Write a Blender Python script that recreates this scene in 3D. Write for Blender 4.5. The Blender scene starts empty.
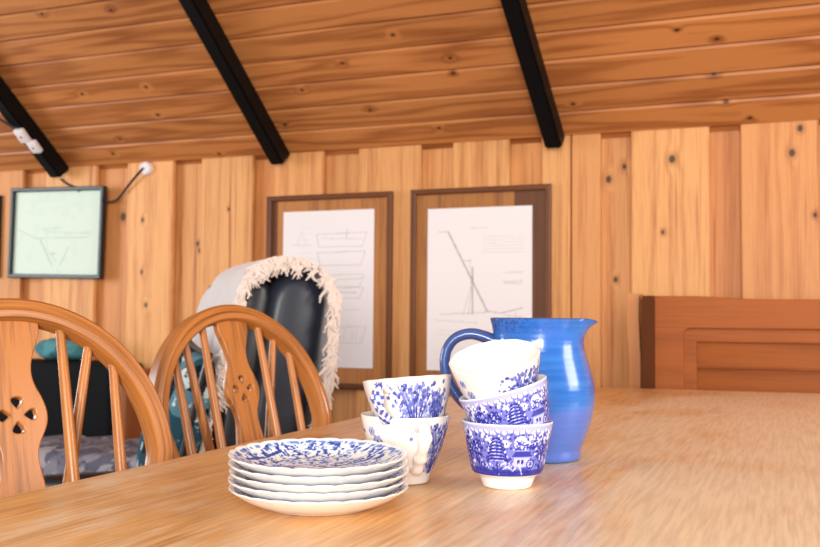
import bpy, bmesh, math, random
import numpy as np
from mathutils import Vector, Matrix

random.seed(5)
RNG = np.random.default_rng(11)
S = bpy.context.scene
COL = S.collection
PI = math.pi
R = math.radians

# ------------------------------------------------------------------ camera
EYE_H = 0.92
cam_d = bpy.data.cameras.new('camera')
cam_d.sensor_width = 36.0
cam_d.lens = 36.0 * 950.0 / 820.0
cam_d.clip_start = 0.02
cam_d.dof.use_dof = True
cam_d.dof.focus_distance = 0.90
cam_d.dof.aperture_fstop = 13.0
cam = bpy.data.objects.new('camera', cam_d)
COL.objects.link(cam)
_psi, _pit, _rol = R(21.7), math.atan(44.5 / 950.0), 0.0085
_f0 = Vector((-math.sin(_psi), math.cos(_psi), 0)); _r0 = Vector((math.cos(_psi), math.sin(_psi), 0)); _u0 = Vector((0, 0, 1))
_fw = _f0 * math.cos(_pit) + _u0 * math.sin(_pit)
_up = _r0.cross(_fw)
_R = _r0 * math.cos(_rol) + _up * math.sin(_rol)
_U = -_r0 * math.sin(_rol) + _up * math.cos(_rol)
cam.matrix_world = Matrix(((_R.x, _U.x, -_fw.x, 0), (_R.y, _U.y, -_fw.y, 0), (_R.z, _U.z, -_fw.z, EYE_H), (0, 0, 0, 1)))
S.camera = cam

# ------------------------------------------------------------------ light
world = bpy.data.worlds.new('world'); S.world = world
world.use_nodes = True
_bg = world.node_tree.nodes['Background']
_bg.inputs[0].default_value = (1.0, 0.97, 0.93, 1)
_bg.inputs[1].default_value = 0.40

def area(name, loc, target, sx, sy, power, color):
    d = bpy.data.lights.new(name, 'AREA'); d.shape = 'RECTANGLE'; d.size = sx; d.size_y = sy
    d.energy = power; d.color = color
    o = bpy.data.objects.new(name, d); COL.objects.link(o)
    o.location = loc
    o.rotation_euler = (Vector(target) - Vector(loc)).to_track_quat('-Z', 'Y').to_euler()
    return o
# daylight of the windows behind the camera and in the left gable
area('window_light_behind', (0.45, -2.0, 1.30), (-0.5, 1.4, 0.85), 1.6, 1.3, 122, (1.0, 0.975, 0.93))
area('window_light_gable', (-4.3, 1.25, 1.35), (-0.6, 1.5, 0.85), 1.2, 1.2, 42, (0.90, 0.95, 1.0))
area('window_light_right', (2.6, 1.3, 1.75), (-0.2, 1.4, 0.75), 1.3, 1.1, 42, (1.0, 0.94, 0.86))

S.view_settings.view_transform = 'Standard'
S.view_settings.look = 'None'
S.view_settings.exposure = 0.32
S.view_settings.gamma = 1.0
S.view_settings.use_curve_mapping = False

# ------------------------------------------------------------------ helpers
def tag(o, label=None, cat=None, group=None, kind=None):
    if label: o['label'] = label
    if cat: o['category'] = cat
    if group: o['group'] = group
    if kind: o['kind'] = kind
    return o

def empty(name, loc=(0, 0, 0), rz=0.0, label=None, cat=None, group=None):
    o = bpy.data.objects.new(name, None); COL.objects.link(o)
    o.empty_display_size = 0.05
    o.location = loc; o.rotation_euler = (0, 0, rz)
    return tag(o, label, cat, group)

def link(name, me, mat=None, parent=None, sharp=40):
    o = bpy.data.objects.new(name, me); COL.objects.link(o)
    if mat: 
        if len(me.materials) == 0: me.materials.append(mat)
    if parent: o.parent = parent
    return o

def mesh(name, verts, faces, smooth=True, sharp=40, uv=None, fattr=None, vcol=None):
    me = bpy.data.meshes.new(name)
    me.from_pydata([tuple(v) for v in verts], [], [tuple(f) for f in faces])
    me.update()
    if uv is not None:
        l = me.uv_layers.new(name='UVMap')
        li = np.zeros(len(me.loops), dtype=np.int32); me.loops.foreach_get('vertex_index', li)
        l.data.foreach_set('uv', np.asarray(uv, dtype=np.float32)[li].ravel())
    if fattr is not None:
        a = me.attributes.new('board', 'FLOAT', 'FACE'); a.data.foreach_set('value', np.asarray(fattr, dtype=np.float32))
    if vcol is not None:
        a = me.attributes.new('ink', 'FLOAT', 'POINT'); a.data.foreach_set('value', np.asarray(vcol, dtype=np.float32))
    if smooth:
        me.polygons.foreach_set('use_smooth', [True] * len(me.polygons))
        me.set_sharp_from_angle(angle=R(sharp))
    return me

class MB:
    """collects shapes; build() links them as one mesh object"""
    def __init__(s): s.v = []; s.f = []; s.uv = []; s.b = []
    def add(s, v, f, uv=None, b=0.0):
        n = len(s.v); s.v += [tuple(p) for p in v]
        s.f += [tuple(i + n for i in q) for q in f]
        s.uv += [tuple(q) for q in uv] if uv is not None else [(0, 0)] * len(v)
        s.b += [b] * len(f)
        return s
    def box(s, c, d, bev=0.0, rot=None, b=0.0, seg=2):
        bm = bmesh.new(); bmesh.ops.create_cube(bm, size=1)
        bmesh.ops.scale(bm, vec=d, verts=bm.verts)
        if bev: bmesh.ops.bevel(bm, geom=list(bm.edges), offset=bev, segments=seg, affect='EDGES', profile=0.5)
        M = Matrix.Translation(c) @ (rot.to_4x4() if rot else Matrix.Identity(4))
        bm.transform(M); bm.verts.ensure_lookup_table()
        s.add([v.co[:] for v in bm.verts], [[v.index for v in f.verts] for f in bm.faces], b=b)
        bm.free(); return s
    def sweep(s, pts, sec, up=None, closed=False, cap=True, scale=None, b=0.0):
        """sec: list of (side, up) offsets; pts: path"""
        P = [Vector(p) for p in pts]; n = len(P); m = len(sec)
        V = []; UV = []; L = 0.0
        prev = None
        per = [0.0]
        for j in range(m): per.append(per[-1] + (Vector(sec[(j + 1) % m]) - Vector(sec[j])).length)
        for i in range(n):
            if closed: t = P[(i + 1) % n] - P[i - 1]
            else: t = P[min(i + 1, n - 1)] - P[max(i - 1, 0)]
            t.normalize()
            if up is not None: u = Vector(up[i] if isinstance(up, list) else up)
            else:
                u = prev if prev is not None else (Vector((0, 0, 1)) if abs(t.z) < .9 else Vector((0, 1, 0)))
            u = (u - t * u.dot(t)).normalized(); prev = u
            side = t.cross(u)
            k = scale[i] if scale is not None else 1.0
            if i: L += (P[i] - P[i - 1]).length
            for j, (a, c) in enumerate(sec):
                V.append(P[i] + side * a * k + u * c * k); UV.append((per[j], L))
        F = []
        for i in range(n if closed else n - 1):
            for j in range(m):
                a = i * m + j; c = i * m + (j + 1) % m; i2 = (i + 1) % n
                F.append((a, c, i2 * m + (j + 1) % m, i2 * m + j))
        if cap and not closed:
            F.append(tuple(range(m))[::-1]); F.append(tuple((n - 1) * m + j for j in range(m)))
        s.add(V, F, UV, b); return s
    def tube(s, pts, r, n=10, up=None, closed=False, flat=1.0, scale=None, b=0.0):
        sec = [(r * math.cos(2 * PI * k / n), r * flat * math.sin(2 * PI * k / n)) for k in range(n)]
        return s.sweep(pts, sec, up, closed, True, scale, b)
    def build(s, name, mat, parent=None, smooth=True, sharp=40, attr=False):
        me = mesh(name, s.v, s.f, smooth, sharp, s.uv, s.b if attr else None)
        me.validate()
        bm = bmesh.new(); bm.from_mesh(me); bmesh.ops.recalc_face_normals(bm, faces=bm.faces); bm.to_mesh(me); bm.free()
        return link(name, me, mat, parent)

def chaikin(p, it=2):
    p = [tuple(q) for q in p]
    for _ in range(it):
        o = [p[0]]
        for a, b in zip(p[:-1], p[1:]):
            o.append(tuple(.75 * x + .25 * y for x, y in zip(a, b))); o.append(tuple(.25 * x + .75 * y for x, y in zip(a, b)))
        o.append(p[-1]); p = o
    return p

def resample(p, step):
    p = np.array(p, float); d = np.r_[0, np.cumsum(np.linalg.norm(np.diff(p, axis=0), axis=1))]
    n = max(2, int(d[-1] / step) + 1); t = np.linspace(0, d[-1], n)
    return np.stack([np.interp(t, d, p[:, k]) for k in range(p.shape[1])], 1)

def lathe(prof, n, rmod=None):
    """closed revolution; profile may start and end on the axis"""
    prof = np.asarray(prof, float); m = len(prof)
    th = np.linspace(0, 2 * PI, n, endpoint=False)
    V = np.zeros((n, m, 3)); T = np.repeat(th[:, None], m, 1)
    rr = np.repeat(prof[None, :, 0], n, 0); zz = np.repeat(prof[None, :, 1], n, 0)
    if rmod is not None: rr, zz = rmod(T, rr, zz)
    V[..., 0] = rr * np.cos(T); V[..., 1] = rr * np.sin(T); V[..., 2] = zz
    F = []
    for i in range(n):
        a = i * m; b = ((i + 1) % n) * m
        for j in range(m - 1): F.append((a + j, b + j, b + j + 1, a + j + 1))
    return V.reshape(-1, 3), F, T

# ------------------------------------------------------------------ materials
def lin(c):
    return tuple(((x / 255.0) / 12.92 if x / 255.0 <= .04045 else ((x / 255.0 + .055) / 1.055) ** 2.4) for x in c) + (1.0,)

class NT:
    def __init__(s, name):
        s.m = bpy.data.materials.new(name); s.m.use_nodes = True
        s.t = s.m.node_tree; s.n = s.t.nodes; s.b = s.n['Principled BSDF']; s.o = s.n['Material Output']
    def put(s, sock, v):
        if isinstance(v, bpy.types.NodeSocket): s.t.links.new(v, sock)
        elif v is not None: sock.default_value = v
    def math(s, op, a, b=None, c=None, clamp=False):
        n = s.n.new('ShaderNodeMath'); n.operation = op; n.use_clamp = clamp
        s.put(n.inputs[0], a); s.put(n.inputs[1], b); s.put(n.inputs[2], c); return n.outputs[0]
    def vm(s, op, a, b=None, scale=None):
        n = s.n.new('ShaderNodeVectorMath'); n.operation = op
        s.put(n.inputs[0], a); s.put(n.inputs[1], b)
        if scale is not None: s.put(n.inputs['Scale'], scale)
        return n.outputs['Value'] if op in ('DOT_PRODUCT', 'LENGTH', 'DISTANCE') else n.outputs['Vector']
    def comb(s, x, y, z):
        n = s.n.new('ShaderNodeCombineXYZ'); s.put(n.inputs[0], x); s.put(n.inputs[1], y); s.put(n.inputs[2], z); return n.outputs[0]
    def noise(s, vec, scale=1, detail=2, rough=.5, dist=0):
        n = s.n.new('ShaderNodeTexNoise'); s.put(n.inputs['Vector'], vec); n.inputs['Scale'].default_value = scale
        n.inputs['Detail'].default_value = detail; n.inputs['Roughness'].default_value = rough; n.inputs['Distortion'].default_value = dist
        return n.outputs['Fac']
    def mix(s, f, a, b):
        n = s.n.new('ShaderNodeMix'); n.data_type = 'RGBA'
        s.put(n.inputs[0], f); s.put(n.inputs[6], a); s.put(n.inputs[7], b); return n.outputs[2]
    def mr(s, v, a, b, c=0.0, d=1.0, smooth=True):
        n = s.n.new('ShaderNodeMapRange'); n.interpolation_type = 'SMOOTHSTEP' if smooth else 'LINEAR'
        s.put(n.inputs[0], v)
        for i, q in enumerate((a, b, c, d)): s.put(n.inputs[i + 1], q)
        return n.outputs[0]
    def attr(s, name):
        n = s.n.new('ShaderNodeAttribute'); n.attribute_name = name; return n.outputs['Fac']
    def coord(s, k='Object'): return s.n.new('ShaderNodeTexCoord').outputs[k]
    def rand(s): return s.n.new('ShaderNodeObjectInfo').outputs['Random']
    def bump(s, h, strength=.2, dist=.002):
        n = s.n.new('ShaderNodeBump'); n.inputs['Strength'].default_value = strength; n.inputs['Distance'].default_value = dist
        s.put(n.inputs['Height'], h); s.t.links.new(n.outputs[0], s.b.inputs['Normal'])
    def base(s, c, rough=.5, spec=.5, metal=0.0):
        s.put(s.b.inputs['Base Color'], c); s.put(s.b.inputs['Roughness'], rough)
        s.b.inputs['Specular IOR Level'].default_value = spec; s.b.inputs['Metallic'].default_value = metal
        return s.m

def plain(name, c, rough=.5, spec=.5, metal=0.0, var=0.06, scale=30):
    t = NT(name)
    nz = t.noise(t.coord(), scale, 3)
    a = lin(c); k = 1 - var * 2
    return t.base(t.mix(nz, tuple(x * k for x in a[:3]) + (1,), tuple(min(1, x * (1 + var)) for x in a[:3]) + (1,)), rough, spec, metal)

def wood(name, light, dark, across=(1, 0, 0), along=(0, 0, 1), third=(0, 1, 0), uv=False, board=False, freq=45, warp=5.0, na=7.0, nl=.7,
         rough=.45, spec=.4, ring=.55, streak=.35, tone=.16, knots=(), knotc=(58, 28, 12), kr=.0105, red=None, redamt=.35, contrast=1.0, bump=.12, worn_glare=None, reds=None, resin=0.0, resinc=(96, 42, 18)):
    t = NT(name)
    P = t.coord('UV' if uv else 'Object')
    if uv: across, along, third = (1, 0, 0), (0, 1, 0), (0, 0, 1)
    a = t.vm('DOT_PRODUCT', P, across); l = t.vm('DOT_PRODUCT', P, along); c = t.vm('DOT_PRODUCT', P, third)
    bd = t.attr('board') if board else t.rand()
    c = t.math('ADD', c, t.math('MULTIPLY', bd, 7.3))
    n1 = t.noise(t.comb(t.math('MULTIPLY', a, na), t.math('MULTIPLY', l, nl), t.math('MULTIPLY', c, 4.0)), 1, 2, .5)
    ph = t.math('ADD', t.math('MULTIPLY', n1, warp), t.math('MULTIPLY', a, freq * .25))
    kmask = None
    for (ka, kl, ks) in knots:
        q = t.comb(t.math('MULTIPLY', t.math('SUBTRACT', a, ka), 1.0 / (kr * ks)), t.math('MULTIPLY', t.math('SUBTRACT', l, kl), .75 / (kr * ks)), 0.0)
        d = t.vm('LENGTH', q)
        m = t.mr(d, 1.0, .35)
        g = t.math('MULTIPLY', t.mr(d, 4.0, .3), .45)
        ph = t.math('ADD', ph, g)
        m2 = t.math('ADD', m, t.math('MULTIPLY', t.mr(d, 2.2, .7), .3))
        kmask = m2 if kmask is None else t.math('ADD', kmask, m2, clamp=True)
    rg = t.math('POWER', t.math('ADD', t.math('MULTIPLY', t.math('SINE', t.math('MULTIPLY', ph, 6.283)), .5), .5), 2.0)
    fine = t.noise(t.comb(t.math('MULTIPLY', a, 190.0), t.math('MULTIPLY', l, 6.0), t.math('MULTIPLY', c, 30.0)), 1, 3, .6)
    broad = t.noise(t.comb(t.math('MULTIPLY', a, 9.0), t.math('MULTIPLY', l, 1.6), t.math('MULTIPLY', c, 3.0)), 1, 2, .5)
    f = t.math('ADD', t.math('MULTIPLY', rg, ring), t.math('MULTIPLY', t.math('SUBTRACT', fine, .5), streak * 2))
    f = t.math('ADD', f, t.math('MULTIPLY', t.math('SUBTRACT', broad, .5), .8), clamp=True)
    col = t.mix(t.math('MULTIPLY', f, contrast, clamp=True), lin(light), lin(dark))
    if red:
        rm = t.math('MULTIPLY', t.mr(t.math('FRACT', t.math('MULTIPLY', bd, 13.7)), .45, 1.0), redamt)
        if reds is not None: rm = t.math('ADD', rm, t.math('MULTIPLY', t.math('GREATER_THAN', bd, 1.0), reds), clamp=True)
        col = t.mix(rm, col, lin(red))
    tn = t.math('ADD', 1.0 - tone, t.math('MULTIPLY', t.math('FRACT', t.math('MULTIPLY', bd, 5.31)), tone * 1.6))
    col = t.vm('SCALE', col, scale=tn)
    if worn_glare:
        wc, ws, wt = worn_glare
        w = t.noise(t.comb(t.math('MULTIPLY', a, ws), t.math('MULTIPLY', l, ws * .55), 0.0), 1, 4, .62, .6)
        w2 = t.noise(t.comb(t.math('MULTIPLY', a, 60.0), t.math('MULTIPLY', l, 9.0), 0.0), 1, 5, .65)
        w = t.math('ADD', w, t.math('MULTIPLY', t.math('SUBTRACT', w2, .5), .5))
        w = t.math('ADD', w, t.mr(a, -.52, .0, -.19, .12))   # paler to the right: bleached wear plus window glare painted into the colour
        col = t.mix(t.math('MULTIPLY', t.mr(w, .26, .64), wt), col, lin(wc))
        w3 = t.noise(t.comb(t.math('MULTIPLY', a, 210.0), t.math('MULTIPLY', l, 11.0), 3.0), 1, 3, .6)
        col = t.vm('SCALE', col, scale=t.mr(w3, .3, .7, .87, 1.11))
    if resin:
        rs = t.noise(t.comb(t.math('MULTIPLY', a, 75.0), t.math('MULTIPLY', l, 1.3), t.math('MULTIPLY', c, 11.0)), 1, 2, .55)
        col = t.mix(t.math('MULTIPLY', t.mr(rs, .60, .78), resin), col, lin(resinc))
    if kmask is not None: col = t.mix(t.math('MULTIPLY', kmask, .88, clamp=True), col, lin(knotc))
    t.bump(t.math('ADD', fine, t.math('MULTIPLY', rg, .5)), bump, .0008)
    return t.base(col, rough, spec)

WK = [(-0.335, 1.427, 1.2), (0.016, 1.427, 1.1), (0.039, 1.50, 1), (-0.488, 1.416, .8), (-0.539, 1.377, 1.1), (-0.517, 1.05, .8), (-0.364, 1.197, .6), (-2.351, 1.296, .8), (-2.116, 1.2, .8), (-2.328, 0.962, .9), (-2.35, 1.091, .7), (-2.47, 1.315, 1.6), (-1.958, 1.325, .6), (-1.983, 1.053, .7), (-2.106, 1.173, .7), (-1.767, 1.237, .6), (0.078, 1.237, .7)]
CK = [(-1.147, 0.453), (-1.354, 0.369), (-0.984, 0.347), (-0.989, 0.29), (-1.539, 0.278), (-1.32, 0.172), (-1.664, 0.136), (-1.096, 0.074), (-0.628, 0.132), (-0.197, 0.199), (-0.168, 0.096), (-0.102, 0.03), (-0.182, 0.323), (-0.289, 0.366), (-2.389, 0.688), (-2.161, 0.226), (-2.391, 0.129), (-2.466, 0.059), (-1.993, 0.025), (-2.433, 0.349), (-2.144, 0.352), (-2.108, 0.667)]
A40 = R(40)
WALL_Y = 3.066; EAVE = 1.518
_off = (-math.cos(A40) * WALL_Y * -1, )   # slope distance origin
_s0 = -math.cos(A40) * WALL_Y + math.sin(A40) * EAVE
M_wall = wood('pine_wall', (232, 168, 106), (174, 98, 48), (1, 0, 0), (0, 0, 1), (0, 1, 0), board=True, freq=60, warp=3.0, na=13, nl=.3, rough=.5, spec=.3,
              ring=.36, streak=.75, tone=.09, knots=WK, red=(196, 112, 56), redamt=.35, reds=.14, resin=.75, resinc=(140, 68, 28), knotc=(50, 22, 10))
M_ceil = wood('pine_ceiling', (196, 126, 70), (138, 74, 34), (0, -math.cos(A40), math.sin(A40)), (1, 0, 0), (0, math.sin(A40), math.cos(A40)), board=True, freq=48, warp=5.0, na=11, nl=.9, rough=.42, spec=.35,
              ring=.62, streak=.35, tone=.11, knots=[(s + _s0, x, .7) for (x, s) in CK], knotc=(56, 26, 12))
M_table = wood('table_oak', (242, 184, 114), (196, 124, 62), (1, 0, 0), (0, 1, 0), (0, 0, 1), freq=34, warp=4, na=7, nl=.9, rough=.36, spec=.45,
               ring=.30, streak=1.25, tone=.04, worn_glare=((252, 229, 196), 3.6, .93), bump=.10)  # pale tone mixes real wear with painted-in glare
M_oak = wood('chair_oak', (182, 114, 56), (90, 50, 20), (1, 0, 0), (0, 0, 1), (0, 1, 0), freq=70, warp=3.5, na=12, nl=1.6, rough=.28, spec=.5, ring=.35, streak=1.2, tone=.05)
M_oakuv = wood('chair_oak_bent', (182, 114, 56), (90, 50, 20), uv=True, freq=60, warp=2.5, na=14, nl=2.0, rough=.28, spec=.5, ring=.3, streak=1.2, tone=.05)
M_bench = wood('bench_pine', (164, 88, 36), (116, 56, 20), (0, 0, 1), (1, 0, 0), (0, 1, 0), freq=30, warp=3, na=5, nl=.8, rough=.55, spec=.22, ring=.3, streak=.7, tone=.06)
M_benchv = wood('bench_post_pine', (196, 128, 68), (140, 80, 40), (1, 0, 0), (0, 0, 1), (0, 1, 0), freq=30, warp=3, na=5, nl=.8, rough=.4, spec=.4, ring=.3, streak=.3, tone=.06)
M_benchd = wood('bench_dark_post', (98, 52, 26), (70, 36, 18), (1, 0, 0), (0, 0, 1), (0, 1, 0), freq=30, warp=3, na=5, nl=.8, rough=.7, spec=.1, ring=.3, streak=.3, tone=.06)
M_frame = wood('frame_brown', (116, 66, 34), (76, 40, 18), uv=True, freq=60, warp=2, rough=.4, ring=.3, streak=.4)
M_mountd = wood('frame_dark_veneer', (112, 66, 34), (74, 40, 20), (1, 0, 0), (0, 0, 1), (0, 1, 0), freq=26, warp=4, na=8, nl=.5, rough=.5, ring=.35, streak=.5)
M_mount = wood('frame_mount_wood', (182, 118, 60), (110, 62, 28), (1, 0, 0), (0, 0, 1), (0, 1, 0), freq=26, warp=4, na=9, nl=.45, rough=.5, ring=.4, streak=.9)
M_sidewood = wood('sofa_side_wood', (150, 84, 44), (106, 54, 26), (0, 1, 0), (0, 0, 1), (1, 0, 0), freq=30, warp=3, rough=.45, ring=.3)
M_floor = wood('floor_boards', (150, 96, 54), (108, 64, 32), (1, 0, 0), (0, 1, 0), (0, 0, 1), board=True, rough=.4, tone=.12)
M_black = plain('black_beam_paint', (6, 7, 9), .5, .2)
M_dkframe = plain('dark_green_frame', (16, 32, 36), .35, .5)
M_leather = plain('navy_leather', (40, 44, 58), .38, .5, var=.1, scale=14)
M_leatherb = plain('black_leather', (30, 31, 36), .36, .5, var=.1, scale=14)
M_sofa = plain('sofa_black_cloth', (16, 16, 19), .8, .15)
M_white = plain('white_plastic', (232, 222, 222), .4, .4, var=.02)
M_cable = plain('black_cable', (34, 28, 26), .5)
M_copper = plain('dark_metal', (60, 56, 54), .4, .5, .6)

def throw_mat():
    t = NT('pale_throw_cloth')
    P = t.coord('UV')
    w = t.noise(t.vm('MULTIPLY', P, (260, 260, 1)), 1, 2)
    b = t.noise(P, 7, 2)
    c = t.mix(b, lin((206, 200, 200)), lin((222, 214, 212)))
    c = t.mix(t.math('MULTIPLY', w, .25), c, lin((176, 168, 170)))
    t.bump(w, .3, .002)
    t.b.inputs['Sheen Weight'].default_value = .3
    return t.base(c, .9, .1)
M_throw = throw_mat()
M_fringe = plain('cream_fringe', (232, 216, 206), .9, .1, var=.08, scale=60)

def patterned(name, base, cols, scale):
    t = NT(name); P = t.coord()
    v = t.n.new('ShaderNodeTexVoronoi'); v.inputs['Scale'].default_value = scale; t.put(v.inputs['Vector'], t.vm('ADD', P, t.vm('SCALE', t.comb(t.noise(P, 6), t.noise(P, 7), 0.0), scale=.08)))
    cr = t.math('FRACT', t.math('MULTIPLY', t.vm('DOT_PRODUCT', v.outputs['Color'], (1, 1, 1)), 3.1))
    n = t.noise(P, scale * 1.7, 3, .6)
    c = t.mix(t.mr(cr, .3, .5), lin(base), lin(cols[0]))
    c = t.mix(t.mr(cr, .7, .8), c, lin(cols[1]))
    c = t.mix(t.mr(n, .56, .62), c, lin(cols[2]))
    return t.base(c, .85, .15)
M_teal = patterned('teal_print_cloth', (38, 78, 96), [(16, 22, 30), (86, 132, 150), (205, 220, 224)], 15)
M_teal2 = patterned('teal_plain_cloth', (70, 122, 130), [(52, 98, 108), (84, 140, 146), (60, 104, 112)], 12)
M_grey = patterned('grey_print_cloth', (128, 126, 136), [(96, 96, 112), (158, 154, 162), (88, 86, 100)], 24)

def paper_mat(name, paper, ink):
    t = NT(name)
    f = t.attr('ink'); nz = t.noise(t.coord(), 5, 3)
    p = t.mix(nz, lin(paper), tuple(min(1, x * 1.03) for x in lin(paper)[:3]) + (1,))
    return t.base(t.mix(f, p, lin(ink)), .7, .2)
M_paper = paper_mat('white_drawing_paper', (236, 228, 229), (112, 102, 104))
M_print = paper_mat('greenish_print', (214, 228, 214), (110, 142, 138))

def glaze(name, ramp, rough=.08):
    """glazed white earthenware; 'ink' attribute drives the transfer print colour"""
    t = NT(name)
    r = t.n.new('ShaderNodeValToRGB'); t.put(r.inputs[0], t.attr('ink'))
    e = r.color_ramp.elements
    e[0].position = ramp[0][0]; e[0].color = lin(ramp[0][1]); e[1].position = ramp[-1][0]; e[1].color = lin(ramp[-1][1])
    for p, c in ramp[1:-1]: x = e.new(p); x.color = lin(c)
    t.b.inputs['Coat Weight'].default_value = .15; t.b.inputs['Coat Roughness'].default_value = .05
    return t.base(r.outputs[0], .25, .32)
M_scene = glaze('scenic_transfer_glaze', [(0.0, (238, 234, 236)), (.35, (160, 162, 218)), (.65, (72, 76, 172)), (1.0, (28, 30, 122))])
M_tree = glaze('tree_transfer_glaze', [(0.0, (236, 227, 220)), (.4, (150, 156, 206)), (.7, (84, 92, 170)), (1.0, (34, 44, 116))])
M_plate = glaze('plate_transfer_glaze', [(0.0, (246, 241, 236)), (.35, (170, 188, 228)), (.7, (78, 108, 184)), (1.0, (34, 56, 132))])

def jug_mat():
    t = NT('blue_jug_glaze'); P = t.coord()
    z = t.vm('DOT_PRODUCT', P, (0, 0, 1))
    band = t.noise(t.comb(t.math('MULTIPLY', t.vm('DOT_PRODUCT', P, (1, 0, 0)), 5), t.math('MULTIPLY', t.vm('DOT_PRODUCT', P, (0, 1, 0)), 5), t.math('MULTIPLY', z, 130)), 1, 3, .6)
    blot = t.noise(P, 22, 4, .6)
    c = t.mix(t.mr(band, .3, .7), lin((32, 96, 184)), lin((48, 116, 200)))
    c = t.mix(t.math('MULTIPLY', t.mr(blot, .45, .75), .6), c, lin((54, 100, 190)))
    low = t.math('MULTIPLY', t.mr(t.math('ADD', z, t.math('MULTIPLY', blot, .03)), .082, .072), .55)
    c = t.mix(low, c, lin((104, 122, 206)))
    spk = t.noise(P, 260, 2, .6)
    rim = t.math('MULTIPLY', t.mr(z, .142, .166), t.mr(t.vm('DOT_PRODUCT', P, (1, 0, 0)), .02, -.05, .12, .75))
    c = t.mix(t.math('MULTIPLY', rim, t.mr(spk, .42, .6)), c, lin((24, 58, 120)))
    c = t.mix(t.math('MULTIPLY', t.mr(z, .1685, .1705), .7), c, lin((60, 80, 110)))
    t.bump(t.math('SINE', t.math('MULTIPLY', z, 900)), .06, .0008)
    t.b.inputs['Coat Weight'].default_value = .5; t.b.inputs['Coat Roughness'].default_value = .08
    return t.base(c, .22, .5)
M_jug = jug_mat()
M_jugh = plain('dark_blue_handle_glaze', (62, 88, 150), .15, .6, var=.15, scale=40)

# ------------------------------------------------------------------ setting
m = MB(); x = -4.2; k = 0
while x < 1.6:
    m.box((x + .06, .9, -.01), (.118, 4.6, .02), b=RNG.random()); x += .12
tag(m.build('floor', M_floor, attr=True, smooth=False), kind='structure')

# back wall: wide boards standing proud of narrower recessed ones
seams = [(-4.2, 1), (-3.95, 0), (-3.84, 1), (-3.6, 0), (-3.49, 1), (-3.25, 0), (-3.14, 1), (-2.96, 0), (-2.848, 1), (-2.581, 0), (-2.433, 1), (-2.21, 0), (-2.087, 1), (-1.857, 0), (-1.767, 1), (-1.56, 0), (-1.424, 1), (-1.182, 0), (-1.068, 1), (-.862, 0), (-.756, 1), (-.656, 1), (-.558, 0), (-.465, 1), (-.221, 0), (-.133, 1), (.093, 0), (.19, 1), (.44, 0), (.54, 1), (.78, 0), (.88, 1), (1.13, 0), (1.23, 1), (1.6, 1)]
m = MB()
for (a, pr), (b, _) in zip(seams[:-1], seams[1:]):
    bid = RNG.random() * .98
    if pr: m.box(((a + b) / 2, WALL_Y + .011, .775), (b - a - .004, .024, 1.55), .004, b=bid, seg=1)
    else: m.box(((a + b) / 2, WALL_Y + .042, (EAVE - .007) / 2), (b - a + .03, .022, EAVE - .007), 0, b=1.0 + bid)
m.box((-1.3, WALL_Y + .066, .85), (5.8, .02, 1.70), 0, b=.5)
tag(m.build('wall_back', M_wall, attr=True, smooth=False), kind='structure')

# sloping ceiling of tongue-and-groove boards, with the roof deck above it
us = Vector((0, -math.cos(A40), math.sin(A40))); ns = Vector((0, -math.sin(A40), -math.cos(A40)))
O0 = Vector((0, WALL_Y, EAVE))
rot40 = Matrix(((1, 0, 0), (0, us.y, -ns.y), (0, us.z, -ns.z)))
m = MB()
for i in range(28):
    L = 0
    c = O0 + us * (.1 * i + .05) - ns * .009
    m.box(Vector((-1.3, c.y, c.z)), (5.8, .0972, .018), .006, rot=rot40, b=RNG.random(), seg=1)
m.box(Vector((-1.3, 0, 0)) + O0 + us * 1.38 - ns * .03, (5.8, 2.9, .02), 0, rot=rot40, b=.3)
tag(m.build('ceiling', M_ceil, attr=True, smooth=False), kind='structure')

beam_labels = ['black ceiling beam at the far left, carrying the pale socket block', 'black sloping ceiling beam above the throw-draped armchair', 'black sloping ceiling beam ending above the right-hand framed drawing']
for bx_, lb in zip((-2.76, -1.742, -.722), beam_labels):
    ln = 2.5
    pts = [(.0, .0), (.07, .0)]
    V = []; F = []
    for sx in (-.027, .027):
        for (off, s) in ((-.0, .0), (.072, .012), (.072, ln), (.0, ln)):
            p = O0 + us * s + ns * off; V.append((bx_ + sx + .022 - .055 * s, p.y - (.002 if s < .1 else 0), p.z))
    F = [(0, 1, 2, 3), (7, 6, 5, 4), (0, 4, 5, 1), (1, 5, 6, 2), (2, 6, 7, 3), (3, 7, 4, 0)]
    me = mesh('ceiling_beam', V, F, smooth=False)
    bm = bmesh.new(); bm.from_mesh(me); bmesh.ops.recalc_face_normals(bm, faces=bm.faces)
    bmesh.ops.bevel(bm, geom=list(bm.edges), offset=.006, segments=2, affect='EDGES'); bm.to_mesh(me); bm.free()
    tag(link('ceiling_beam', me, M_black), lb, 'beam', 'black ceiling beams')

# ------------------------------------------------------------------ dining table
TZ = .75
tb = empty('dining_table', (0, 0, 0), 0, 'long pale oak dining table with well-used satin top, holding the crockery', 'table')
m = MB()
xs = [-.69, .35]
for a, b in zip(xs[:-1], xs[1:]):
    bm = bmesh.new()
    ye = lambda x: 2.385 + (x + .69) * .10
    vs = [bm.verts.new((px, py, pz)) for pz in (TZ - .036, TZ) for (px, py) in ((a + .0004, .12), (b - .0004, .12), (b - .0004, ye(b)), (a + .0004, ye(a)))]
    for q in ((3, 2, 1, 0), (4, 5, 6, 7), (0, 1, 5, 4), (1, 2, 6, 5), (2, 3, 7, 6), (3, 0, 4, 7)): bm.faces.new([vs[i] for i in q])
    ed = [e for e in bm.edges if (a == xs[0] and all(abs(v.co.x - a) < .002 for v in e.verts)) or all(v.co.y > 2 for v in e.verts)]
    bmesh.ops.bevel(bm, geom=ed, offset=.008, segments=3, affect='EDGES', profile=.5)
    bm.verts.ensure_lookup_table(); bm.verts.index_update()
    m.add([v.co[:] for v in bm.verts], [[v.index for v in f.verts] for f in bm.faces], b=RNG.random()); bm.free()
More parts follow.
